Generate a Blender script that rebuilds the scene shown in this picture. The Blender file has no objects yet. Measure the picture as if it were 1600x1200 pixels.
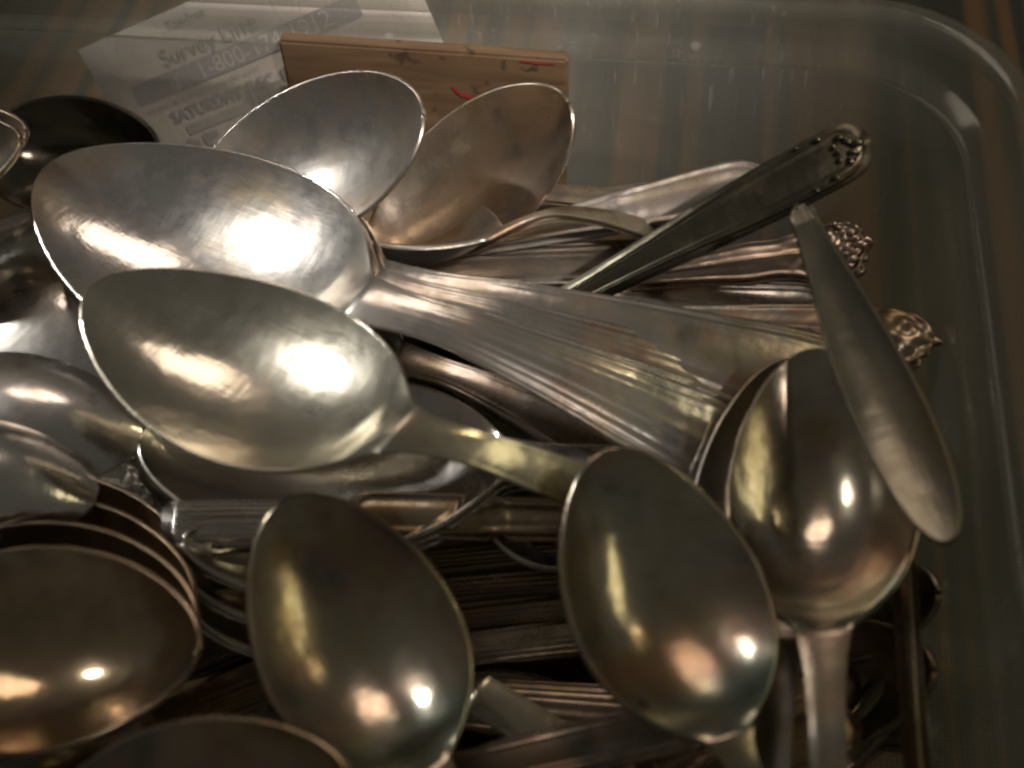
import bpy, bmesh, math, random
import numpy as np
from mathutils import Vector, Matrix

# ------------------------------------------------------------------ camera
scene = bpy.context.scene
COL = scene.collection
RAD = math.radians
PITCH, ROLL, HFOV = RAD(52), RAD(-4.5), RAD(45)
FPX = 800 / math.tan(HFOV / 2)
FWD = Vector((0, math.cos(PITCH), -math.sin(PITCH)))
_r = Vector((1, 0, 0)); _u = _r.cross(FWD)
RIGHT = _r * math.cos(ROLL) + _u * math.sin(ROLL)
UP = -_r * math.sin(ROLL) + _u * math.cos(ROLL)
CAM = Vector((0, 0, 0.06)) - FWD * 0.27
cd = bpy.data.cameras.new('camera'); cam = bpy.data.objects.new('camera', cd); COL.objects.link(cam)
cam.matrix_world = Matrix(((RIGHT.x, UP.x, -FWD.x, CAM.x), (RIGHT.y, UP.y, -FWD.y, CAM.y),
                           (RIGHT.z, UP.z, -FWD.z, CAM.z), (0, 0, 0, 1)))
cd.sensor_width = 36; cd.angle = HFOV; cd.clip_start = 0.005; cd.clip_end = 50
cd.dof.use_dof = True; cd.dof.focus_distance = 0.285; cd.dof.aperture_fstop = 12.5
scene.camera = cam

# ------------------------------------------------------------------ light of a dim room at night: lamps and an added fill
world = bpy.data.worlds.new('World'); scene.world = world; world.use_nodes = True
bg = world.node_tree.nodes['Background']
bg.inputs[0].default_value = (1.0, 0.92, 0.78, 1); bg.inputs[1].default_value = 0.052


def area(name, loc, target, sx, sy, power, colour, shape='RECTANGLE'):
    l = bpy.data.lights.new(name, 'AREA'); l.shape = shape; l.size = sx; l.size_y = sy
    l.energy = power; l.color = colour
    o = bpy.data.objects.new(name, l); COL.objects.link(o); o.location = loc
    o.rotation_euler = (Vector(target) - Vector(loc)).to_track_quat('-Z', 'Y').to_euler()
    return o


def spot(name, loc, target, angle, blend, radius, power, colour):
    l = bpy.data.lights.new(name, 'SPOT'); l.spot_size = RAD(angle); l.spot_blend = blend; l.shadow_soft_size = radius
    l.energy = power; l.color = colour
    o = bpy.data.objects.new(name, l); COL.objects.link(o); o.location = loc
    o.rotation_euler = (Vector(target) - Vector(loc)).to_track_quat('-Z', 'Y').to_euler()
    return o


# a shaded reading lamp at the back left, a long warm shade at the right, an added fill spot from the camera side for the back wall, a soft ceiling lamp
spot('reading_lamp', (-0.75, 0.42, 0.72), (-0.068, 0.014, 0.08), 6.8, 0.35, 0.05, 48, (1.0, 0.95, 0.89))
area('long_shade_lamp', (0.98, -0.05, 0.78), (0, 0, 0.06), 0.9, 0.28, 0.85, (1.0, 0.86, 0.50), 'ELLIPSE')
area('wall_lamp_bulb', (0.74, 0.40, 0.85), (0, 0, 0.06), 0.04, 0.04, 0.16, (1.0, 0.80, 0.46), 'DISK')
spot('back_wall_fill', (0.55, -0.75, 1.25), (-0.01, 0.095, 0.075), 5.8, 0.6, 0.04, 120, (1.0, 0.87, 0.78))
area('ceiling_lamp', (-0.10, 1.05, 1.5), (0, 0, 0.06), 0.9, 0.6, 3.4, (1.0, 0.80, 0.66), 'ELLIPSE')

vs = scene.view_settings
vs.view_transform = 'Standard'; vs.look = 'None'; vs.gamma = 1; vs.use_curve_mapping = False; vs.exposure = 0
scene.cycles.max_bounces = 12; scene.cycles.glossy_bounces = 6; scene.cycles.transparent_max_bounces = 16
scene.cycles.sample_clamp_indirect = 6
scene.cycles.filter_width = 2.6
scene.cycles.use_denoising = True


def at(px, py, z):
    """point of the pile seen at this place of the 1600 x 1200 photograph, at height z"""
    d = FWD + RIGHT * ((px - 800) / FPX) - UP * ((py - 600) / FPX)
    return CAM + d * ((z - CAM.z) / d.z)


# ------------------------------------------------------------------ materials
class NT:
    def __init__(s, name):
        s.m = bpy.data.materials.new(name); s.m.use_nodes = True
        s.t = s.m.node_tree; s.t.nodes.clear()

    def n(s, kind, **kw):
        nd = s.t.nodes.new(kind)
        for k, v in kw.items():
            if k.startswith('i_'):
                key = k[2:]
                key = int(key) if key.isdigit() else key.replace('_', ' ')
                if isinstance(v, bpy.types.NodeSocket): s.t.links.new(v, nd.inputs[key])
                else: nd.inputs[key].default_value = v
            else: setattr(nd, k, v)
        return nd

    def ramp(s, fac, stops):
        r = s.n('ShaderNodeValToRGB', i_0=fac); e = r.color_ramp.elements
        while len(e) < len(stops): e.new(0.5)
        for q, (p, c) in zip(e, stops): q.position = p; q.color = c if len(c) == 4 else (*c, 1)
        return r.outputs[0]

    def mix(s, fac, a, b, mode='MIX'):
        m = s.n('ShaderNodeMix', data_type='RGBA', blend_type=mode)
        for k, v in ((0, fac), (6, a), (7, b)):
            if isinstance(v, bpy.types.NodeSocket): s.t.links.new(v, m.inputs[k])
            else: m.inputs[k].default_value = v if not isinstance(v, tuple) or len(v) == 4 else (*v, 1)
        return m.outputs[2]

    def math(s, op, a, b=0.0, c=0.0):
        m = s.n('ShaderNodeMath', operation=op)
        for k, v in ((0, a), (1, b), (2, c)):
            if isinstance(v, bpy.types.NodeSocket): s.t.links.new(v, m.inputs[k])
            else: m.inputs[k].default_value = v
        return m.outputs[0]

    def out(s, sh):
        o = s.n('ShaderNodeOutputMaterial'); s.t.links.new(sh, o.inputs[0]); return s.m


def silver(name, scratch=0.12, rough=(0.12, 0.34), hammered=0.0, neck_reflection=0.0, film=(0.18, 0.50), haze=0.24):
    """worn silver plate; the object's colour is its tone, the colour's alpha how much tarnish it carries"""
    k = NT(name)
    tc = k.n('ShaderNodeTexCoord'); oi = k.n('ShaderNodeObjectInfo')
    off = k.n('ShaderNodeVectorMath', operation='SCALE', i_0=(31.0, 17.0, 53.0)); k.t.links.new(oi.outputs['Random'], off.inputs['Scale'])
    p = k.n('ShaderNodeVectorMath', operation='ADD', i_0=tc.outputs['Object'], i_1=off.outputs[0]).outputs[0]
    big = k.n('ShaderNodeTexNoise', i_Vector=p, i_Scale=38.0, i_Detail=5.0, i_Roughness=0.62).outputs[0]
    mid = k.n('ShaderNodeTexNoise', i_Vector=p, i_Scale=160.0, i_Detail=6.0, i_Roughness=0.7).outputs[0]
    fine = k.n('ShaderNodeTexNoise', i_Vector=p, i_Scale=900.0, i_Detail=3.0).outputs[0]
    mp = k.n('ShaderNodeMapping', i_Vector=p, i_Scale=(60.0, 1500.0, 1500.0), i_Rotation=(0, 0, 0.35))
    scr = k.n('ShaderNodeTexNoise', i_Vector=mp.outputs[0], i_Scale=1.0, i_Detail=2.0).outputs[0]
    mp2 = k.n('ShaderNodeMapping', i_Vector=p, i_Scale=(1100.0, 90.0, 700.0), i_Rotation=(0, 0, -0.5))
    scr2 = k.n('ShaderNodeTexNoise', i_Vector=mp2.outputs[0], i_Scale=1.0, i_Detail=1.0).outputs[0]
    # tarnish coverage: blotches plus specks, more of it where alpha is high
    blot = k.math('ADD', k.math('MULTIPLY', big, 0.75), k.math('MULTIPLY', mid, 0.25))
    cov = k.n('ShaderNodeMapRange', i_Value=k.math('ADD', blot, k.math('MULTIPLY', oi.outputs['Alpha'], 0.38)),
              i_1=0.54, i_2=0.76).outputs[0]
    hue = k.n('ShaderNodeTexNoise', i_Vector=p, i_Scale=55.0, i_Detail=2.0, i_Distortion=0.8).outputs[0]
    tarn = k.ramp(hue, [(0.30, (0.27, 0.19, 0.10)), (0.45, (0.35, 0.28, 0.17)), (0.54, (0.36, 0.25, 0.185)),
                        (0.63, (0.22, 0.21, 0.17)), (0.74, (0.16, 0.12, 0.08))])
    col = k.mix(cov, oi.outputs['Color'], tarn)
    spk = k.n('ShaderNodeMapRange', i_Value=mid, i_1=0.62, i_2=0.72).outputs[0]
    col = k.mix(k.math('MULTIPLY', spk, 0.35), col, (0.10, 0.075, 0.05))
    if neck_reflection:  # teal and copper reflections of neighbouring spoons, painted into the colour at the neck
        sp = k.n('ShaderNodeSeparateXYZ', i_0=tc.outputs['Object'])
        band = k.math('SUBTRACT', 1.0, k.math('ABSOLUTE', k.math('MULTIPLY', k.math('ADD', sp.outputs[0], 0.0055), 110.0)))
        teal_refl = k.n('ShaderNodeMapRange', i_Value=k.math('ADD', band, k.math('MULTIPLY', mid, 0.9)), i_1=0.55, i_2=1.35).outputs[0]
        col = k.mix(k.math('MULTIPLY', teal_refl, neck_reflection), col, (0.15, 0.28, 0.23))
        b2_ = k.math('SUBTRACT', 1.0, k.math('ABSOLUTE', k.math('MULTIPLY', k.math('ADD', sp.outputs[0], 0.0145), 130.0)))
        copper_refl = k.n('ShaderNodeMapRange', i_Value=k.math('ADD', b2_, k.math('MULTIPLY', big, 0.9)), i_1=0.7, i_2=1.5).outputs[0]
        col = k.mix(k.math('MULTIPLY', copper_refl, 0.3), col, (0.66, 0.38, 0.26))
    rg = k.n('ShaderNodeMapRange', i_Value=k.math('ADD', k.math('MULTIPLY', cov, 0.6), k.math('MULTIPLY', mid, 0.6)),
             i_1=0.15, i_2=1.0, i_3=rough[0], i_4=rough[1]).outputs[0]
    h = k.math('ADD', k.math('MULTIPLY', scr, 0.5), k.math('MULTIPLY', scr2, 0.35))
    h = k.math('ADD', h, k.math('MULTIPLY', fine, 0.3))
    bp = k.n('ShaderNodeBump', i_Strength=scratch, i_Distance=0.0002, i_Height=h)
    nrm = bp.outputs[0]
    wav = k.n('ShaderNodeTexNoise', i_Vector=p, i_Scale=50.0, i_Detail=3.0).outputs[0]
    nrm = k.n('ShaderNodeBump', i_Strength=0.75, i_Distance=0.0008, i_Height=wav, i_Normal=nrm).outputs[0]
    if hammered:
        vo = k.n('ShaderNodeTexVoronoi', i_Vector=p, i_Scale=520.0).outputs[0]
        nrm = k.n('ShaderNodeBump', i_Strength=hammered, i_Distance=0.0006, i_Height=vo, i_Normal=nrm).outputs[0]
    b = k.n('ShaderNodeBsdfPrincipled', i_Base_Color=col, i_Metallic=1.0, i_Roughness=rg, i_Normal=nrm)
    b2 = k.n('ShaderNodeBsdfPrincipled', i_Base_Color=col, i_Metallic=1.0, i_Roughness=k.math('ADD', rg, haze), i_Normal=nrm)
    film = k.n('ShaderNodeMapRange', i_Value=blot, i_1=0.35, i_2=0.65, i_3=film[0], i_4=film[1] * 0.85)
    return k.out(k.n('ShaderNodeMixShader', i_0=film.outputs[0], i_1=b.outputs[0], i_2=b2.outputs[0]).outputs[0])


M = {'silver': silver('worn_silver_plate'),
     'bowl': silver('worn_silver_bowl', scratch=0.22, rough=(0.10, 0.28), haze=.20),
     'green': silver('silver_with_neck_reflection', scratch=0.10, rough=(0.11, 0.25), neck_reflection=0.45, film=(.08, .30), haze=.18),
     'polished': silver('polished_tarnished_silver', scratch=0.10, rough=(0.09, 0.21), film=(.06, .28), haze=.18),
     'matt': silver('dulled_silver', scratch=0.35, rough=(0.26, 0.46)),
     'hammered': silver('hammered_silver', scratch=0.2, rough=(0.2, 0.36), hammered=0.8)}


def plastic(name, h0, h1, rough):
    k = NT(name)
    tc = k.n('ShaderNodeTexCoord')
    no = k.n('ShaderNodeTexNoise', i_Vector=tc.outputs['Object'], i_Scale=24.0, i_Detail=3.0).outputs[0]
    mp = k.n('ShaderNodeMapping', i_Vector=tc.outputs['Object'], i_Scale=(60.0, 60.0, 3.0))
    st = k.n('ShaderNodeTexNoise', i_Vector=mp.outputs[0], i_Scale=1.0, i_Detail=3.0).outputs[0]
    bp = k.n('ShaderNodeBump', i_Strength=0.25, i_Distance=0.001, i_Height=k.math('ADD', no, st))
    tr = k.n('ShaderNodeBsdfTransparent', i_Color=(0.92, 0.925, 0.89, 1))
    gl = k.n('ShaderNodeBsdfGlossy', i_Color=(0.9, 0.95, 0.92, 1), i_Roughness=rough, i_Normal=bp.outputs[0])
    lw = k.n('ShaderNodeLayerWeight', i_Blend=0.5, i_Normal=bp.outputs[0])
    fr = k.n('ShaderNodeMapRange', i_Value=k.math('POWER', lw.outputs[1], 4.0), i_3=0.035, i_4=0.75)
    m1 = k.n('ShaderNodeMixShader', i_0=fr.outputs[0], i_1=tr.outputs[0], i_2=gl.outputs[0])
    df = k.n('ShaderNodeBsdfDiffuse', i_Color=(0.52, 0.52, 0.48, 1))
    tl = k.n('ShaderNodeBsdfTranslucent', i_Color=(0.52, 0.52, 0.48, 1))
    milk = k.n('ShaderNodeMixShader', i_0=0.5, i_1=df.outputs[0], i_2=tl.outputs[0])
    haze = k.n('ShaderNodeMapRange', i_Value=st, i_1=0.3, i_2=0.75, i_3=h0, i_4=h1)
    sc = k.n('ShaderNodeTexVoronoi', i_Vector=tc.outputs['Object'], i_Scale=48.0, i_Randomness=1.0).outputs[0]
    scm = k.n('ShaderNodeMapRange', i_Value=sc, i_1=0.035, i_2=0.07, i_3=0.30, i_4=0.0)
    mp3 = k.n('ShaderNodeMapping', i_Vector=tc.outputs['Object'], i_Scale=(900.0, 900.0, 40.0), i_Rotation=(0.5, 0.3, 0.2))
    sl = k.n('ShaderNodeTexNoise', i_Vector=mp3.outputs[0], i_Scale=1.0, i_Detail=1.0).outputs[0]
    slm = k.n('ShaderNodeMapRange', i_Value=sl, i_1=0.66, i_2=0.74, i_3=0.0, i_4=0.16)
    hz = k.math('ADD', haze.outputs[0], k.math('ADD', scm.outputs[0], slm.outputs[0]))
    m2 = k.n('ShaderNodeMixShader', i_0=hz, i_1=m1.outputs[0], i_2=milk.outputs[0])
    return k.out(m2.outputs[0])


def cloth():
    k = NT('striped_woven_cloth')
    tc = k.n('ShaderNodeTexCoord'); sp = k.n('ShaderNodeSeparateXYZ', i_0=tc.outputs['Object'])
    v = k.n('ShaderNodeCombineXYZ', i_0=k.math('MULTIPLY', sp.outputs[0], 95.0), i_1=k.math('MULTIPLY', sp.outputs[1], 1.2))
    s1 = k.n('ShaderNodeTexNoise', i_Vector=v.outputs[0], i_Scale=1.0, i_Detail=2.0, i_Roughness=0.6).outputs[0]
    col = k.ramp(s1, [(0.40, (0.075, 0.078, 0.066)), (0.47, (0.10, 0.115, 0.09)), (0.53, (0.23, 0.145, 0.075)), (0.66, (0.30, 0.19, 0.10))])
    wv = k.n('ShaderNodeTexWave', i_Vector=tc.outputs['Object'], i_Scale=260.0, i_Distortion=1.0, bands_direction='Y').outputs[1]
    wx = k.n('ShaderNodeTexWave', i_Vector=tc.outputs['Object'], i_Scale=260.0, i_Distortion=1.0, bands_direction='X').outputs[1]
    w = k.math('MULTIPLY', wv, wx)
    col = k.mix(k.math('MULTIPLY', w, 0.5), col, (0.05, 0.045, 0.035))
    bp = k.n('ShaderNodeBump', i_Strength=0.6, i_Distance=0.0006, i_Height=w)
    return k.out(k.n('ShaderNodeBsdfPrincipled', i_Base_Color=col, i_Roughness=0.9, i_Normal=bp.outputs[0]).outputs[0])


def wood():
    k = NT('stained_wood')
    tc = k.n('ShaderNodeTexCoord')
    mp = k.n('ShaderNodeMapping', i_Vector=tc.outputs['Object'], i_Scale=(25.0, 300.0, 240.0))
    g = k.n('ShaderNodeTexNoise', i_Vector=mp.outputs[0], i_Scale=1.0, i_Detail=5.0, i_Distortion=0.6).outputs[0]
    col = k.ramp(g, [(0.25, (0.075, 0.043, 0.021)), (0.5, (0.13, 0.082, 0.043)), (0.75, (0.18, 0.122, 0.068))])
    s = k.n('ShaderNodeTexNoise', i_Vector=tc.outputs['Object'], i_Scale=190.0, i_Detail=3.0).outputs[0]
    col = k.mix(k.n('ShaderNodeMapRange', i_Value=s, i_1=0.60, i_2=0.68, i_4=.8).outputs[0], col, (0.03, 0.02, 0.013))
    s2 = k.n('ShaderNodeTexNoise', i_Vector=tc.outputs['Object'], i_Scale=45.0, i_Detail=4.0).outputs[0]
    col = k.mix(k.n('ShaderNodeMapRange', i_Value=s2, i_1=0.5, i_2=0.75, i_4=0.6).outputs[0], col, (0.085, 0.045, 0.03))
    bp = k.n('ShaderNodeBump', i_Strength=0.4, i_Distance=0.0004, i_Height=g)
    return k.out(k.n('ShaderNodeBsdfPrincipled', i_Base_Color=col, i_Roughness=0.65, i_Normal=bp.outputs[0]).outputs[0])


def plain(name, colour, rough=0.7, var=0.12, scale=120.0):
    k = NT(name); tc = k.n('ShaderNodeTexCoord')
    n = k.n('ShaderNodeTexNoise', i_Vector=tc.outputs['Object'], i_Scale=scale, i_Detail=4.0).outputs[0]
    c = k.mix(n, tuple(x * (1 - var) for x in colour), tuple(min(1, x * (1 + var)) for x in colour))
    return k.out(k.n('ShaderNodeBsdfPrincipled', i_Base_Color=c, i_Roughness=rough).outputs[0])


M['plastic'] = plastic('clear_plastic', .18, .29, .22); M['rim'] = plastic('thick_clear_plastic', .13, .25, .12); M['cloth'] = cloth(); M['wood'] = wood()
M['paper'] = plain('coupon_paper', (0.72, 0.65, 0.66), 0.6, 0.06, 60)
M['ink'] = plain('blue_grey_ink', (0.36, 0.34, 0.41), 0.6, 0.15, 300)
M['grey_ink'] = plain('grey_ink', (0.44, 0.41, 0.42), 0.6, 0.15, 300)
M['hole'] = plain('dark_hole', (0.012, 0.010, 0.008), 0.9, 0.1, 300)
M['red'] = plain('red_crayon', (0.28, 0.035, 0.035), 0.6, 0.3, 400)


# ------------------------------------------------------------------ object helpers
def tag(o, label=None, cat=None, group=None, kind=None):
    for k, v in (('label', label), ('category', cat), ('group', group), ('kind', kind)):
        if v: o[k] = v
    return o


def empty(name, mw):
    o = bpy.data.objects.new(name, None); COL.objects.link(o); o.matrix_world = mw; o.empty_display_size = 0.01
    return o


def link(name, me, mat, parent=None, colour=None):
    o = bpy.data.objects.new(name, me); COL.objects.link(o)
    if mat and not me.materials: me.materials.append(mat)
    if parent: o.parent = parent
    if colour: o.color = colour
    return o


def mesh(name, v, f, smooth=True):
    me = bpy.data.meshes.new(name); me.from_pydata([tuple(x) for x in v], [], [tuple(q) for q in f]); me.update()
    if smooth: me.polygons.foreach_set('use_smooth', [True] * len(me.polygons))
    return me


# ------------------------------------------------------------------ the setting: the table under the bin
YAW = RAD(-11.5)
BE = Vector((math.cos(YAW), math.sin(YAW), 0)); BD = Vector((-math.sin(YAW), math.cos(YAW), 0))
RIMZ = 0.108
pr, pb = at(1584, 420, RIMZ), at(950, 14, RIMZ)
BW, BDEP = 0.40, 0.30
bin_c = BE * (pr.dot(BE) - BW / 2) + BD * (pb.dot(BD) - BDEP / 2)
BINM = Matrix.Translation((bin_c.x, bin_c.y, 0)) @ Matrix.Rotation(YAW, 4, 'Z')

g = 1.6
tb = mesh('table_cloth', [(-g, -g, -0.0015), (g, -g, -0.0015), (g, g, -0.0015), (-g, g, -0.0015)], [(0, 1, 2, 3)], False)
o = link('table_surface', tb, M['cloth']); o.matrix_world = BINM; tag(o, kind='structure')


# ------------------------------------------------------------------ the bin
def rrect(hx, hy, r, z, n=10):
    pts = []
    for cx, cy, a0 in ((1, 1, 0), (-1, 1, 90), (-1, -1, 180), (1, -1, 270)):
        for i in range(n + 1):
            a = RAD(a0 + 90 * i / n)
            pts.append((cx * (hx - r) + r * math.cos(a), cy * (hy - r) + r * math.sin(a), z))
    return pts


def loops(secs, cap=False):
    v, f = [], []
    n = len(secs[0])
    for s in secs: v += s
    for k in range(len(secs) - 1):
        for i in range(n):
            j = (i + 1) % n
            f.append((k * n + i, k * n + j, (k + 1) * n + j, (k + 1) * n + i))
    if cap: f.append(tuple(range(n - 1, -1, -1)))
    return v, f


binE = tag(empty('plastic_bin', BINM), 'clear rectangular plastic bin holding the pile of old silverware', 'bin')
hx, hy = BW / 2, BDEP / 2
body = [(0.020, 0.0), (0.0145, 0.0012), (0.0115, 0.005), (0.0105, 0.010), (0.0085, 0.030), (0.0062, 0.055), (0.004, 0.080), (0.0028, RIMZ - 0.012)]
v, f = loops([rrect(hx - a, hy - a, 0.030 - a * 0.5, z) for a, z in body], True)
o = link('bin_body', mesh('bin_body', v, f), M['plastic'], binE)
md = o.modifiers.new('wall', 'SOLIDIFY'); md.thickness = 0.0013; md.offset = 1
rim = [(0.0028, RIMZ - 0.0118), (0.0016, RIMZ - 0.0105), (-0.002, RIMZ - 0.0095), (-0.0032, RIMZ - 0.0085), (-0.0038, RIMZ - 0.003), (-0.0048, RIMZ - 0.0008),
       (-0.0072, RIMZ), (-0.0098, RIMZ - 0.001), (-0.011, RIMZ - 0.004), (-0.0112, RIMZ - 0.010)]
v, f = loops([rrect(hx - a, hy - a, 0.030 - a * 0.5, z) for a, z in rim])
o = link('rim', mesh('rim', v, f), M['rim'], binE)
md = o.modifiers.new('wall', 'SOLIDIFY'); md.thickness = 0.0014; md.offset = 1


# ------------------------------------------------------------------ one spoon, cut at the neck into bowl and handle
def cr(pts, x):
    """smooth curve through (s, value) points"""
    xs = np.array([p[0] for p in pts]); ys = np.array([p[1] for p in pts])
    m = np.gradient(ys, xs)
    i = np.clip(np.searchsorted(xs, x, side='right') - 1, 0, len(xs) - 2)
    h = xs[i + 1] - xs[i]; t = np.clip((x - xs[i]) / h, 0, 1)
    return ((2 * t**3 - 3 * t**2 + 1) * ys[i] + (t**3 - 2 * t**2 + t) * h * m[i] + (-2 * t**3 + 3 * t**2) * ys[i + 1] + (t**3 - t**2) * h * m[i + 1])


def bump(x, c, w): return np.exp(-((x - c) / w) ** 2)


def pattern(kind, T, S):
    """relief of the handle's upper face in units of a ridge, T across -1..1, S along 0 neck..1 end"""
    a = np.abs(T)
    if kind == 'thread':
        return 1.2 * bump(a, 0.90, 0.07) + 0.8 * bump(a, 0.68, 0.06)
    if kind == 'flutes':
        return 1.0 * bump(a, 0.92, 0.06) + 0.9 * bump(a, 0.70, 0.06) + 0.8 * bump(a, 0.47, 0.06) + 0.6 * bump(a, 0.22, 0.07)
    if kind == 'panel':
        return 1.5 * bump(a, 0.88, 0.10) - 0.5 * bump(a, 0.55, 0.2) + 1.6 * bump(S, 0.60, 0.012) * (a < 0.8) + 1.0 * bump(S, 0.64, 0.01)
    if kind == 'ornate':
        x = S * 60
        lob = np.sin(x * 1.0 + 3 * T) * np.cos(6.0 * T + x * 0.5) + 0.6 * np.sin(x * 2.3 - 5 * T)
        return 1.3 * bump(a, 0.90, 0.09) + 1.7 * lob * np.clip((S - 0.74) / 0.1, 0, 1) * bump(a, 0.45, 0.5) + 0.8 * bump(a, 0.0, 0.12)
    return 0.25 * bump(a, 0.93, 0.08)


PROFILE = {  # half width of the handle along it, as a share of the greatest half width
    'fiddle': [(0, .36), (.10, .30), (.30, .34), (.55, .60), (.78, .95), (.90, 1.0), (1, .96)],
    'taper': [(0, .46), (.06, .38), (.14, .34), (.35, .46), (.65, .76), (.88, 1.0), (1, .98)],
    'slim': [(0, .74), (.05, .60), (.14, .50), (.40, .58), (.70, .78), (.90, 1.0), (1, .98)],
    'wavy': [(0, .38), (.12, .30), (.35, .36), (.55, .56), (.66, .70), (.74, .66), (.84, .92), (.92, 1.0), (1, .90)],
    'even': [(0, .80), (.2, .82), (.5, .9), (.8, 1.0), (1, 1.0)]}


def spoon_geo(L, wr=0.32, dr=0.17, egg=0.10, q=1.0, H=1.95, hw=0.15, prof='taper', arch=0.10, drop=-0.02, pat='plain', relief=0.00042, crown=.16, hth=.75, fl=.38, fp=1.6,
              endround=0.10, th=0.0013, side=0.0, nl=33):
    """tip at x = -L, neck at x = 0, handle to x = H*L; hollow side towards +z"""
    W, D, HL, HWm = wr * L, dr * L, H * L, hw * L
    ub = 0.5 * (1 - np.cos(np.linspace(0.02, math.pi * 0.94, 46))); ub = (ub - ub[0]) / (ub[-1] - ub[0])
    xb = -L + ub * L
    sh = np.concatenate([np.linspace(0.015, 0.86, 46), 0.86 + 0.14 * np.sin(np.linspace(0, math.pi / 2, 17))[1:]])
    xs = np.concatenate([xb, sh * HL]); nb = len(xb)
    X = np.clip(2 * (xs + L) / L - 1, -1, 1)
    wb = W * np.maximum(0, 1 - X * X) ** (0.5 + 0.24 * np.clip(X, 0, 1) ** 3) * (1 + egg * X - 0.10 * X * X)
    s = np.clip(xs / HL, 0, 1)
    whd = HWm * cr(PROFILE[prof], s)
    e = np.clip((s - (1 - endround)) / endround, 0, 1); whd = whd * np.sqrt(np.maximum(1e-5, 1 - e ** 2.2))
    fade = np.clip((xs + fl * L) / (fl * L), 0, 1) ** fp
    w = np.where(xs < 0, np.sqrt(wb ** 2 + (whd * fade) ** 2), whd); w = np.maximum(w, 2e-5)
    # height of the centre line
    zl = np.where(xs < 0, 0.045 * L * (X * X) - 0.045 * L, 0)
    zh = (cr([(0, 0), (.08, .40), (.22, .92), (.42, 1.0), (.75, .50), (1.0, 0)], s) * arch + drop * s ** 1.15) * L
    yc = side * L * s ** 1.15
    zl = zl + np.where(xs > 0, zh, 0)
    T = np.sin(np.linspace(-math.pi / 2, math.pi / 2, nl))
    XX, TT = np.meshgrid(xs, T, indexing='ij'); SS = np.clip(XX / HL, 0, 1)
    Xb = np.clip(2 * (XX + L) / L - 1, -1, 1)
    dep = D * (np.maximum(0, 1 - Xb * Xb) * np.maximum(0, 1 - TT * TT)) ** q
    crown_ = (np.clip((XX + .12 * L) / (.12 * L), 0, 1) * crown) * w[:, None] * (1 - TT * TT)
    rel = relief * pattern(pat, TT, SS) * np.clip((SS - 0.04) / 0.25, 0, 1) * np.clip(w / HWm * 1.4, 0, 1)[:, None]
    Z = zl[:, None] - dep + crown_ + rel
    top = np.stack([XX, w[:, None] * TT + yc[:, None], Z], -1)
    du = np.gradient(top, axis=0); dv = np.gradient(top, axis=1)
    n = np.cross(du, dv); n /= np.maximum(1e-12, np.linalg.norm(n, axis=-1, keepdims=True))
    flat = Z - rel
    thick = (th * (1 + hth * np.clip(SS / 0.1, 0, 1) * (1 - 0.45 * SS)))[..., None]
    base = np.stack([XX, w[:, None] * TT + yc[:, None], flat], -1)
    bot = base - n * thick - n * rel[..., None]
    out = np.zeros_like(bot[:, 0]); out[:, 1] = 1
    eL = (top[:, 0] + bot[:, 0]) / 2 - out * 0.32 * th; eR = (top[:, -1] + bot[:, -1]) / 2 + out * 0.32 * th
    ring = np.concatenate([top, eR[:, None], bot[:, ::-1], eL[:, None]], axis=1)
    return ring, nb


def ring_mesh(ring, nb):
    R, K = ring.shape[:2]
    V = ring.reshape(-1, 3)
    i = np.arange(R - 1)[:, None] * K; j = np.arange(K)[None]; j2 = (j + 1) % K
    F = np.stack([i + j, i + K + j, i + K + j2, i + j2], -1).reshape(-1, 4)
    full = mesh('whole', V.tolist(), (F).tolist())
    vn = np.zeros(len(V) * 3); full.vertices.foreach_get('normal', vn); vn = vn.reshape(-1, 3)
    bpy.data.meshes.remove(full)
    res = []
    for a, b in ((0, nb - 1), (nb - 1, R - 1)):
        vv = V[a * K:(b + 1) * K]; ff = F[a * K:b * K] - a * K
        me = mesh('part', vv.tolist(), ff.tolist())
        bm = bmesh.new(); bm.from_mesh(me); bm.free()
        me.normals_split_custom_set_from_vertices([tuple(x) for x in vn[a * K:(b + 1) * K]])
        res.append(me)
    return res


def frame(P1, P2, n):
    x = (P2 - P1).normalized(); n = Vector(n); z = (n - x * n.dot(x)).normalized(); y = z.cross(x)
    return x, y, z


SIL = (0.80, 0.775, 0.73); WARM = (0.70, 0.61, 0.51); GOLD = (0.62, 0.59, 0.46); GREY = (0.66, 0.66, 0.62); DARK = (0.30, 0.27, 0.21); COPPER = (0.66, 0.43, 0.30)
LOG = []


def lump(rx, ry, rz, seg=10, rings=7):
    bm = bmesh.new(); bmesh.ops.create_uvsphere(bm, u_segments=seg, v_segments=rings, radius=1)
    for q in bm.verts: q.co = Vector((q.co.x * rx, q.co.y * ry, q.co.z * rz))
    me = bpy.data.meshes.new('scroll'); bm.to_mesh(me); bm.free()
    me.polygons.foreach_set('use_smooth', [True] * len(me.polygons)); return me


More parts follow.
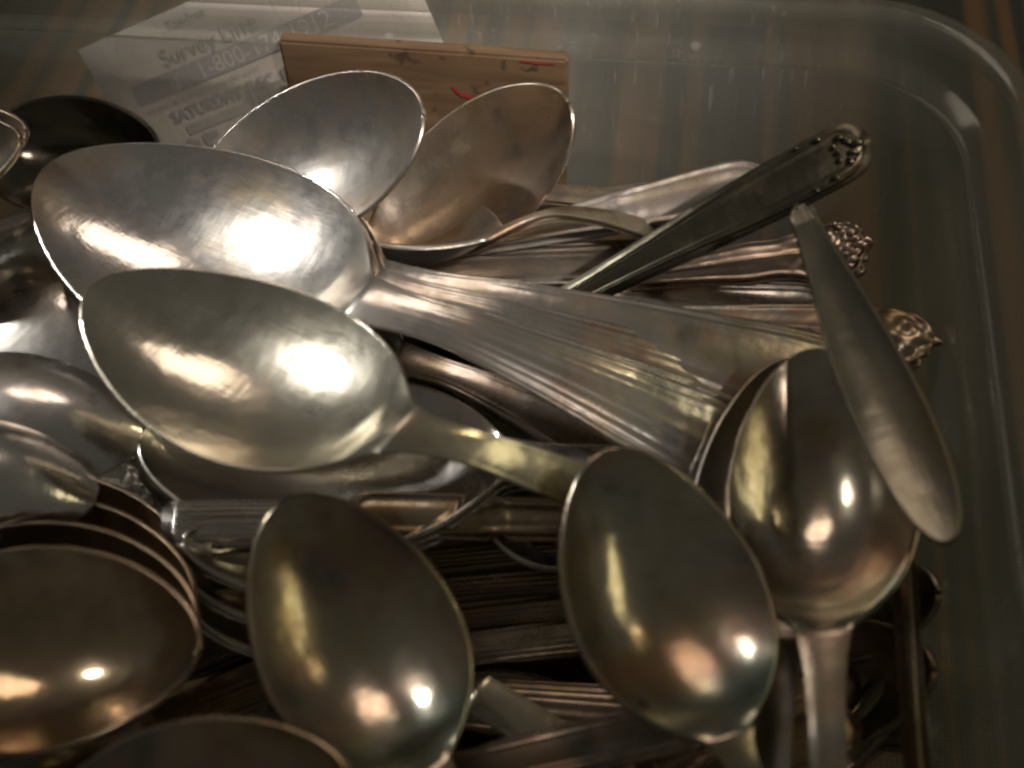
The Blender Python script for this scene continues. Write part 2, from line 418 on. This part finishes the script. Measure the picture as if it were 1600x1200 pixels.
def spoon(label, a, b, n, by='bowl', tone=SIL, tarnish=0.4, mat='bowl', hmat=None, name='spoon', group=None, ornament=False, length=None, end=None, heel=False, cat='spoon', **kw):
    """by='bowl': a is the tip and b the neck; by='handle': a is the neck and b the handle's end (each pixel x, pixel y, height)"""
    P1, P2 = at(*a), at(*b)
    d = (P2 - P1).length
    H = kw.get('H', 1.95)
    L = d if by == 'bowl' else d / H
    x, y, z = frame(P1, P2, n)
    O = P2 if by == 'bowl' else P1
    mw = Matrix(((x.x, y.x, z.x, O.x), (x.y, y.y, z.y, O.y), (x.z, y.z, z.z, O.z), (0, 0, 0, 1)))
    if end:                                   # where the handle's end lies
        q = at(*end) - O; H = q.dot(x) / L; kw.update(H=H, side=q.dot(y) / L, drop=q.dot(z) / L)
    ins = [round(1000 * (bin_c.dot(BD) + BDEP / 2 - .006 - q_.dot(BD))) for q_ in (P1, P2)] + [round(1000 * (bin_c.dot(BE) + BW / 2 - .006 - q_.dot(BE))) for q_ in (P1, P2)]
    LOG.append((label[:60], round(L * 1000, 1), round(H * L * 1000, 1), ins))
    e = tag(empty(name, mw), label, cat, group)
    ring, nb = spoon_geo(L, **kw)
    mb, mh = ring_mesh(ring, nb)
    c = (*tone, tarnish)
    bo = link('bowl', mb, M[mat], e, c)
    ho = link('handle', mh, M[hmat or ('silver' if mat in ('bowl', 'green') else mat)], e, c)
    if heel:                                  # the drop on the back where the handle is soldered on
        q = link('heel', lump(.085 * L, .040 * L, .0016, 18, 10), M['silver'], bo, c); q.location = (-.085 * L, 0, -.0030 - .32 * kw.get('dr', .17) * L)
        q.rotation_euler = (0, -0.30, 0)
    if ornament:
        HL = H * L; hwm = kw.get('hw', .15) * L; zend = kw.get('drop', -.02) * L
        rnd = random.Random(len(LOG))
        sp = [(0.0, 0.0, 1.0), (-.035, .55, .8), (-.035, -.55, .8), (-.09, .92, .7), (-.09, -.92, .7), (-.15, 1.02, .5), (-.15, -1.02, .5),
              (-.055, 0.0, .7), (-.06, .30, .6), (-.06, -.30, .6), (-.02, .28, .8), (-.02, -.28, .8)]
        for (sx, sy, r) in sp:
            rr = hwm * 0.18 * r
            q = link('scroll', lump(rr * 1.5, rr * 0.9, rr * 0.8), M['silver'], ho, c)
            q.location = (HL * (1 + sx * 0.75) - 0.0008, sy * hwm * 0.86, zend + 0.0012 + (-sx) * 0.35 * L * 0.2)
            q.rotation_euler = (0, 0, rnd.uniform(-1.2, 1.2))
    return e


UPN = (0.0, -0.12, 1.0)
# --- the big nested stack, fanned handles, and the bowl lying in front of it
spoon('large serving spoon with wide warm silver bowl, topmost of the nested fanned stack', (68, 262, .088), (560, 468, .092), (0.14, -0.24, 1), name='serving_spoon', end=(1290, 772, .058),
      wr=.285, dr=.105, egg=.10, th=.0010, H=1.75, hw=.155, prof='taper', pat='flutes', tone=(.78, .76, .72), tarnish=.2, arch=.06, group='nested serving spoons with fanned handles')
spoon('serving spoon second in the fanned stack, its fluted handle just above the lowest one', (84, 300, .084), (575, 452, .088), (0.14, -0.24, 1), name='serving_spoon', end=(1310, 698, .062),
      wr=.285, dr=.105, egg=.10, th=.0010, H=1.78, hw=.155, pat='flutes', tone=(.76, .74, .70), tarnish=.28, arch=.06, group='nested serving spoons with fanned handles')
spoon('serving spoon lowest in the fanned stack, its fluted handle highest in the picture', (96, 330, .080), (592, 440, .084), (0.14, -0.24, 1), name='serving_spoon', end=(1350, 622, .067),
      wr=.285, dr=.105, egg=.10, th=.0010, H=1.72, hw=.15, pat='thread', tarnish=.28, tone=(.72, .71, .67), arch=.06, group='nested serving spoons with fanned handles')
spoon('greenish gold tablespoon with a glaring white highlight near its neck, before the nested stack', (143, 445, .104), (622, 670, .107), (0.40, -0.30, 1), end=(1180, 872, .060),
      wr=.265, dr=.10, egg=.10, th=.0009, H=1.9, hw=.105, prof='slim', pat='plain', tone=(.75, .72, .60), tarnish=.15, arch=.05, drop=-.12, mat='bowl')
spoon('silver spoon under the greenish gold one, only its threaded handle showing', (160, 470, .058), (620, 558, .064), (0, -.1, 1), end=(1120, 800, .052), wr=.31, H=1.8, hw=.13, pat='thread', tarnish=.35, arch=.04, drop=-.08)
# --- standing bowls at the back
spoon('thin pale spoon bowl standing before the wooden strip, left of the warm brown one', (659, 178, .102), (300, 296, .076), (0.05, -0.40, .93), end=(60, 560, .036), wr=.30, dr=.10, egg=-.02, H=1.6, tone=SIL, tarnish=.35, mat='silver', prof='slim', hw=.1, drop=-.2, th=.0011)
spoon('warm brown spoon bowl with pointed tip standing against the wooden strip', (886, 160, .100), (585, 378, .066), (0.15, -0.40, .92), end=(330, 640, .036), wr=.265, dr=.10, egg=-.04, H=1.6, tone=WARM, tarnish=.3, mat='silver', prof='slim', hw=.1, drop=-.2, th=.0011)
spoon('spoon seen from its side below the two standing bowls, neck arched', (430, 248, .080), (775, 362, .080), (0.0, 0.42, .90), end=(1120, 392, .054), wr=.30, dr=.2, H=1.5, hw=.10, prof='slim', tone=GREY, tarnish=.4, arch=.12, mat='matt')
spoon('flat pale handle widening to the right, running up under the dark handle', (640, 402, .058), (1205, 284, .074), (0, -.35, .95), by='handle', H=1.9, hw=.15, prof='taper', pat='panel', tone=SIL, tarnish=.3, arch=.03, drop=0.02, mat='matt')
spoon('dark narrow handle with a square glint below the flat pale handle', (560, 428, .054), (1120, 405, .060), (0, -.3, .95), by='handle', H=1.9, hw=.14, prof='even', pat='thread', tone=SIL, tarnish=.3, arch=.03)
spoon('blackened spoon whose ornate handle leans up to the back right corner', (720, 560, .058), (1345, 222, .104), (.25, -.40, .85), by='handle', H=1.9, hw=.108, prof='fiddle', pat='thread', relief=.0007, tone=(.115, .108, .08), tarnish=.0, mat='matt', arch=.02, drop=0, ornament=True, endround=.06)
spoon('coppery handle ending in bright rococo scrolls under the blackened handle', (860, 452, .052), (1352, 385, .074), (.1, -.35, .93), by='handle', H=1.8, hw=.165, prof='wavy', pat='ornate', relief=.0005, tone=(.70, .57, .47), tarnish=.3, arch=.02, drop=.0, ornament=True, endround=.06)
spoon('dull handle with a bright sliver just above the fanned handles', (700, 470, .050), (1300, 476, .058), (0, -.2, .97), by='handle', H=1.9, hw=.13, prof='even', pat='thread', tone=SIL, tarnish=.2, arch=.03)
spoon('brown handle with rounded scalloped end peeking out right of the upright spreader', (760, 480, .042), (1460, 540, .074), (.1, -.2, .97), by='handle', H=2.0, hw=.145, prof='fiddle', pat='ornate', relief=.0004, tone=WARM, tarnish=.6, arch=.02, drop=.02)
# --- right hand group
spoon('plain tapered spreader propped steeply in front of the right wall', (1482, 844, .102), (1258, 346, .108), (-.30, -.45, .85), by='bowl', name='butter_spreader', cat='spreader',
      wr=.078, dr=.018, egg=-.42, H=.05, hw=.042, prof='even', arch=0, crown=0, hth=0, fl=1.0, fp=.45, drop=0, tone=(.25, .24, .19), tarnish=.1, mat='matt', endround=.8)
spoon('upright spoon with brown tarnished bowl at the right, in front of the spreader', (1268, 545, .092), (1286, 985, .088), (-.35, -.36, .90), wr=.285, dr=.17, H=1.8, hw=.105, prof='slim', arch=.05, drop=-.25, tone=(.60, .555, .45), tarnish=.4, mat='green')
spoon('spoon nested behind the brown tarnished bowl, only its left rim showing', (1236, 560, .082), (1216, 1000, .076), (-.35, -.36, .90), wr=.30, dr=.17, H=1.8, hw=.105, prof='slim', arch=.05, drop=-.25, tone=SIL, tarnish=.4)
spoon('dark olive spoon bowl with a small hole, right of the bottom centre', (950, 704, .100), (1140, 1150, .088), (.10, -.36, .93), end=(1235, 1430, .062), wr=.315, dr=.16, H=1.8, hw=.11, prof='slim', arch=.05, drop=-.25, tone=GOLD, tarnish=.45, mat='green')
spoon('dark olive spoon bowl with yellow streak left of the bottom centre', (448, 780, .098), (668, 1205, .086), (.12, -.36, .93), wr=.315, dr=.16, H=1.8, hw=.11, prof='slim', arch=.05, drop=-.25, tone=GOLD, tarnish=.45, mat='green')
# --- left hand group
for i, lab in enumerate(('amber bowl on top of the nested stack at the bottom left', 'amber bowl second from the top in the nested bottom left stack',
                         'amber bowl third from the top in the nested bottom left stack', 'amber bowl lowest in the nested bottom left stack')):
    spoon(lab, (306 - 4 * i, 1015 - 33 * i, .092 - .0062 * i), (-190 - 4 * i, 988 - 33 * i, .090 - .0062 * i), (0.0, -.12, 1), wr=.315 + .016 * i, dr=.17, H=1.5, hw=.13,
          tone=((.66, .50, .33), (.60, .47, .33), (.64, .48, .31), (.56, .46, .34))[i], tarnish=.45, arch=.05, group='nested amber bowls', mat='polished', hmat='silver', th=.0011)
spoon('darkest bowl cut by the bottom edge at the left', (545, 1225, .098), (40, 1330, .096), (0.05, -.05, 1), wr=.32, dr=.18, H=1.3, tone=(.45, .37, .27), tarnish=.55, mat='polished', hmat='silver')
spoon('large dull bowl turned back up at the left edge', (236, 700, .056), (-90, 400, .054), (0.18, .10, -1), wr=.36, dr=.12, H=.55, tone=SIL, tarnish=.05, mat='bowl')
spoon('small bright bowl turned back up at the left with glaring white shine', (218, 690, .070), (-170, 650, .072), (.22, .14, -.95), wr=.28, dr=.13, H=1.4, tone=(.86, .84, .80), tarnish=.0, mat='bowl')
spoon('bowl turned back up at the left edge above the amber stack', (148, 775, .078), (-260, 765, .080), (.15, .14, -1), wr=.27, dr=.2, H=1.2, tone=(.84, .82, .78), tarnish=.05)
spoon('blackened hollow bowl standing in the far left corner', (245, 236, .074), (-40, 240, .072), (-.05, -.55, .83), wr=.30, dr=.20, H=1.4, tone=(.16, .15, .12), tarnish=.1)
for i, lab in enumerate(('bowl at the upper left edge, outer one of two nested', 'bowl at the upper left edge, inner one of two nested')):
    spoon(lab, (38 - 9 * i, 205 + 14 * i, .092 + .004 * i), (-300, 260 + 14 * i, .092 + .004 * i), (0.1, -.1, 1), wr=.32, dr=.2, H=1.2, tone=DARK, tarnish=.4, group='two nested bowls at the left edge')
for i, lab in enumerate(('top bowl of the thin rimmed stack under the greenish gold spoon', 'middle bowl of the thin rimmed stack under the greenish gold spoon',
                         'bottom bowl of the thin rimmed stack under the greenish gold spoon')):
    spoon(lab, (220 + 8 * i, 686 + 9 * i, .072 - .0035 * i), (790 + 5 * i, 716 + 9 * i, .072 - .0035 * i), (0.0, -.02, 1), wr=.27, dr=.16, H=.85, tone=SIL, tarnish=.25, arch=.03, drop=-.15, group='thin rimmed nested bowls')
# --- small things in the gaps
spoon('frosted hammered handle end beside the small bright bowl', (420, 880, .050), (146, 738, .062), (0, -.2, 1), by='handle', H=2.0, hw=.24, prof='taper', tone=GREY, tarnish=.05, mat='hammered', hmat='hammered', arch=.02, drop=0)
spoon('narrow handle with two raised edges crossing the frosted handle', (400, 900, .050), (240, 720, .066), (0, -.2, 1), by='handle', H=2.0, hw=.16, prof='even', pat='thread', relief=.0008, tone=SIL, tarnish=.1, arch=.02, drop=0)
spoon('bright square ended ridged handle left of the olive bowl with yellow streak', (760, 808, .062), (268, 815, .076), (0, -.2, 1), by='handle', H=1.9, hw=.13, prof='even', pat='flutes', tone=SIL, tarnish=.15, arch=.02, drop=0, endround=.02)
for i, lab in enumerate(('highest of three small nested rims beside the olive bowl', 'middle one of three small nested rims beside the olive bowl', 'lowest of three small nested rims beside the olive bowl')):
    spoon(lab, (288 + 8 * i, 842 + 52 * i, .076 - .003 * i), (560, 880 + 52 * i, .068 - .003 * i), (0.05, -.1, 1), wr=.20, dr=.14, H=.3, th=.0020, hw=.1, tone=SIL, tarnish=.3, group='small nested rims')
spoon('handle with a round pinkish knob end below the thin rimmed stack', (1100, 815, .056), (556, 800, .070), (0, -.25, 1), by='handle', H=1.9, hw=.115, prof='even', pat='panel', tone=WARM, tarnish=.35, arch=.02, drop=0, endround=.05)
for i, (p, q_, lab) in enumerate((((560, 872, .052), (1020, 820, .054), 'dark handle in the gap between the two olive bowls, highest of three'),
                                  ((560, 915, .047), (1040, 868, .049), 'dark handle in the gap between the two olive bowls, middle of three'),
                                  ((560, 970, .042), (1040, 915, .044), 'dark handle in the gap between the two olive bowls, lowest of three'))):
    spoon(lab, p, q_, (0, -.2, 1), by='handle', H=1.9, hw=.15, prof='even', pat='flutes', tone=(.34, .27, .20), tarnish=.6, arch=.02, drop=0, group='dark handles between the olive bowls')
spoon('olive flat handle end right of the bowl with yellow streak', (1120, 1310, .052), (740, 1080, .058), (.1, -.2, 1), by='handle', H=1.9, hw=.15, prof='even', pat='plain', tone=GOLD, tarnish=.35, arch=.02, drop=0, endround=.03)
spoon('ridged handle along the bottom edge between the two olive bowls', (640, 1225, .068), (1180, 1105, .070), (0, -.2, 1), by='handle', H=1.9, hw=.13, prof='even', pat='thread', tone=WARM, tarnish=.5, arch=.02, drop=0)
spoon('thin handle standing on edge at the lower right', (1440, 1330, .070), (1402, 850, .082), (-.95, -.1, .3), by='handle', H=1.9, hw=.10, prof='even', tone=WARM, tarnish=.5, arch=.02, drop=0)
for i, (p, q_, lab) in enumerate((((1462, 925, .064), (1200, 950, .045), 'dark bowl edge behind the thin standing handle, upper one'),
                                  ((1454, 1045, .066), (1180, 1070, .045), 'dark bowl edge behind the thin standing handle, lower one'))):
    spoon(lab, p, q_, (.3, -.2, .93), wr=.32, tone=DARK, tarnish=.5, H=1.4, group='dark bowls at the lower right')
for i, (p, q_, lab) in enumerate((((1020, 1190, .058), (1330, 1060, .054), 'brown ridged handle between the two right bowls, upper one'),
                                  ((1020, 1260, .062), (1330, 1130, .058), 'brown ridged handle between the two right bowls, lower one'))):
    spoon(lab, p, q_, (0, -.2, 1), by='handle', H=1.9, hw=.17, prof='even', pat='flutes', tone=COPPER, tarnish=.5, arch=.02, drop=0, group='brown handles at the lower right')
spoon('tan handle low at the back right of the warm brown bowl', (730, 290, .070), (985, 312, .068), (0, -.2, 1), by='handle', H=1.9, hw=.13, prof='even', tone=WARM, tarnish=.2, arch=.02, drop=0, endround=.02)
spoon('small handle with a bright flat edge low by the back wall', (800, 330, .060), (1045, 300, .068), (0, -.35, 1), by='handle', H=1.9, hw=.16, prof='even', pat='thread', tone=SIL, tarnish=.2, arch=.02, drop=0, endround=.02)

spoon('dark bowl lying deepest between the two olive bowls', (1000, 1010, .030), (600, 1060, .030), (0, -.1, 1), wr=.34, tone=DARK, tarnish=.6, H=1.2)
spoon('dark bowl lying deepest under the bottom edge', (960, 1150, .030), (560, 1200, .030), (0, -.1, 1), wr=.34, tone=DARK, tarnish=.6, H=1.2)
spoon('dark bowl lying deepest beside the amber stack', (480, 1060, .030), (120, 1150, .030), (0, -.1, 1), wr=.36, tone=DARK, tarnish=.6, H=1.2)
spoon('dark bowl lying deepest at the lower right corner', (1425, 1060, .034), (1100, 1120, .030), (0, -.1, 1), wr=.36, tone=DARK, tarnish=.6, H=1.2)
# the little drilled hole in the right olive bowl
from mathutils.bvhtree import BVHTree
for e in [q for q in COL.objects if q.get('label', '').startswith('dark olive spoon bowl with a small hole')]:
    bo = [q for q in COL.objects if q.parent == e and q.name.startswith('bowl')][0]
    tree = BVHTree.FromPolygons([q.co[:] for q in bo.data.vertices], [q.vertices[:] for q in bo.data.polygons])
    inv = e.matrix_world.inverted(); far = at(1005, 1100, 0.0)
    loc, nn_, _, _ = tree.ray_cast(inv @ CAM, (inv @ far - inv @ CAM).normalized())
    if loc:
        if nn_.z < 0: nn_ = -nn_
        vv = [(0, 0, -.0001)] + [(.0009 * math.cos(k * .449), .0009 * math.sin(k * .449), 0.00012) for k in range(14)]
        q = link('hole', mesh('hole', vv, [(0, 1 + k, 1 + (k + 1) % 14) for k in range(14)]), M['hole'], bo)
        q.matrix_local = Matrix.Translation(loc) @ nn_.to_track_quat('Z', 'Y').to_matrix().to_4x4()
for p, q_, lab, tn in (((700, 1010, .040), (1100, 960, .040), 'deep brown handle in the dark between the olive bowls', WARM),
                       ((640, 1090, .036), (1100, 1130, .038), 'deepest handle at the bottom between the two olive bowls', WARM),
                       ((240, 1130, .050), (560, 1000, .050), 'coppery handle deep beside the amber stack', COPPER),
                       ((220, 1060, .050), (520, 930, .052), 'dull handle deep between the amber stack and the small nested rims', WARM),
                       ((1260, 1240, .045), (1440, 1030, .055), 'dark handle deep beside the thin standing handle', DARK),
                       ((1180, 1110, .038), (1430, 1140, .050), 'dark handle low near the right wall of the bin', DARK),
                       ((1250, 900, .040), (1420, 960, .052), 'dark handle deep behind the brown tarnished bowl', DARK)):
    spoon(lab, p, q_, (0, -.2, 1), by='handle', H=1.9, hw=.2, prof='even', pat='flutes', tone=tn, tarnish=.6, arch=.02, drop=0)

# ------------------------------------------------------------------ wooden strip and coupon at the back wall
def wall_point(px, py, inset):
    """where the view ray meets a plane parallel to the back wall, inset metres inside it"""
    d = FWD + RIGHT * ((px - 800) / FPX) - UP * ((py - 600) / FPX)
    yb = bin_c.dot(BD) + BDEP / 2 - inset
    return CAM + d * ((yb - CAM.dot(BD)) / d.dot(BD))


tl, tr_, br = wall_point(434, 64, .0075), wall_point(887, 95, .0075), wall_point(868, 262, .0075)
x = (tr_ - tl); wl = x.length; x.normalize()
zz = Vector((0, 0, 1)); zz = (zz - x * zz.dot(x)).normalized(); yy = zz.cross(x)
mw = Matrix(((x.x, yy.x, zz.x, tl.x), (x.y, yy.y, zz.y, tl.y), (x.z, yy.z, zz.z, tl.z), (0, 0, 0, 1)))
wh = 0.07
bm = bmesh.new(); bmesh.ops.create_cube(bm, size=1)
for q in bm.verts: q.co = Vector(((q.co.x + .5) * wl, (q.co.y + .5) * 0.004, (q.co.z - .5) * wh))
bmesh.ops.bevel(bm, geom=bm.edges[:], offset=0.0006, segments=2, affect='EDGES')
me = bpy.data.meshes.new('strip'); bm.to_mesh(me); bm.free()
wd = tag(empty('wooden_strip', mw), 'stained brown wooden strip standing at the back wall of the bin', 'wood strip')
link('board', me, M['wood'], wd)


def mark(pts, w, nm, mat, parent, y=-0.0003):
    vv, ff = [], []
    for i, (a, b) in enumerate(pts):
        vv += [(a, y, b - w / 2), (a, y, b + w / 2)]
        if i: ff.append((2 * i - 2, 2 * i, 2 * i + 1, 2 * i - 1))
    return link(nm, mesh(nm, vv, ff, False), mat, parent)


mark([(wl * .60, -.0095), (wl * .63, -.0115), (wl * .66, -.0118), (wl * .70, -.0145)], .0012, 'red_mark', M['red'], wd)
mark([(wl * .84, -.0008), (wl * .90, -.0010), (wl * .96, -.0009)], .0005, 'red_mark', M['red'], wd)

# the coupon stands outside the bin, leaning on the back wall
c0 = wall_point(122, 78, -.016); c1 = wall_point(575, -112, -.016); c2 = wall_point(575, 40, -.016)
x = (c1 - c0); x.z *= 1.0; x = x.normalized()
nn = (-BD + Vector((0, 0, .40))).normalized()
x = (x - nn * x.dot(nn)).normalized(); z = x.cross(-nn); z = -z if z.z < 0 else z
mw = Matrix(((x.x, -nn.x, z.x, c0.x), (x.y, -nn.y, z.y, c0.y), (x.z, -nn.z, z.z, c0.z), (0, 0, 0, 1)))
cp = tag(empty('paper_coupon', mw), 'pale paper discount coupon seen through the back wall', 'coupon')
PWID, PHGT = 0.092, 0.105
nv = 12
vv = [(PWID * i / nv, 0.0012 * math.sin(i / nv * 3.1) + 0.0006 * j / nv, -PHGT * j / nv) for j in range(nv + 1) for i in range(nv + 1)]
ff = [(j * (nv + 1) + i, j * (nv + 1) + i + 1, (j + 1) * (nv + 1) + i + 1, (j + 1) * (nv + 1) + i) for j in range(nv) for i in range(nv)]
o = link('sheet', mesh('sheet', vv, ff), M['paper'], cp)
md = o.modifiers.new('t', 'SOLIDIFY'); md.thickness = 0.0002


def print_line(s, x0, z0, size, mat='ink', bold=0.0):
    fc = bpy.data.curves.new('line', 'FONT'); fc.body = s; fc.size = size; fc.offset = bold
    t = bpy.data.objects.new('tmp', fc); COL.objects.link(t)
    bpy.context.view_layer.update()
    me = bpy.data.meshes.new_from_object(t.evaluated_get(bpy.context.evaluated_depsgraph_get()))
    bpy.data.objects.remove(t)
    q = link('printed_line', me, None, cp); me.materials.clear(); me.materials.append(M[mat])
    q.rotation_euler = (RAD(90), 0, 0); q.location = (x0, -0.0007, z0)


def bar(x0, x1, z0, z1, mat):
    me = mesh('bar', [(x0, -.0005, z0), (x1, -.0005, z0), (x1, -.0005, z1), (x0, -.0005, z1)], [(0, 1, 2, 3)], False)
    link('printed_bar', me, M[mat], cp)


print_line('Tax-free', .026, -.0045, .0034, 'grey_ink')
print_line('Survey Line', .0205, -.0122, .0062, 'grey_ink')
bar(.0085, .076, -.0190, -.0136, 'ink')
print_line('1-800-174-1912', .028, -.0184, .0062, 'paper')
print_line('coupon valid in store only this week', .0095, -.0218, .0024, 'grey_ink')
print_line('SATURDAY DEC. 8TH', .0150, -.0264, .0044, 'ink', .00012)
bar(.0175, .076, -.0305, -.0280, 'grey_ink')
print_line('$5 OFF', .0130, -.0405, .0125, 'ink', .0004)
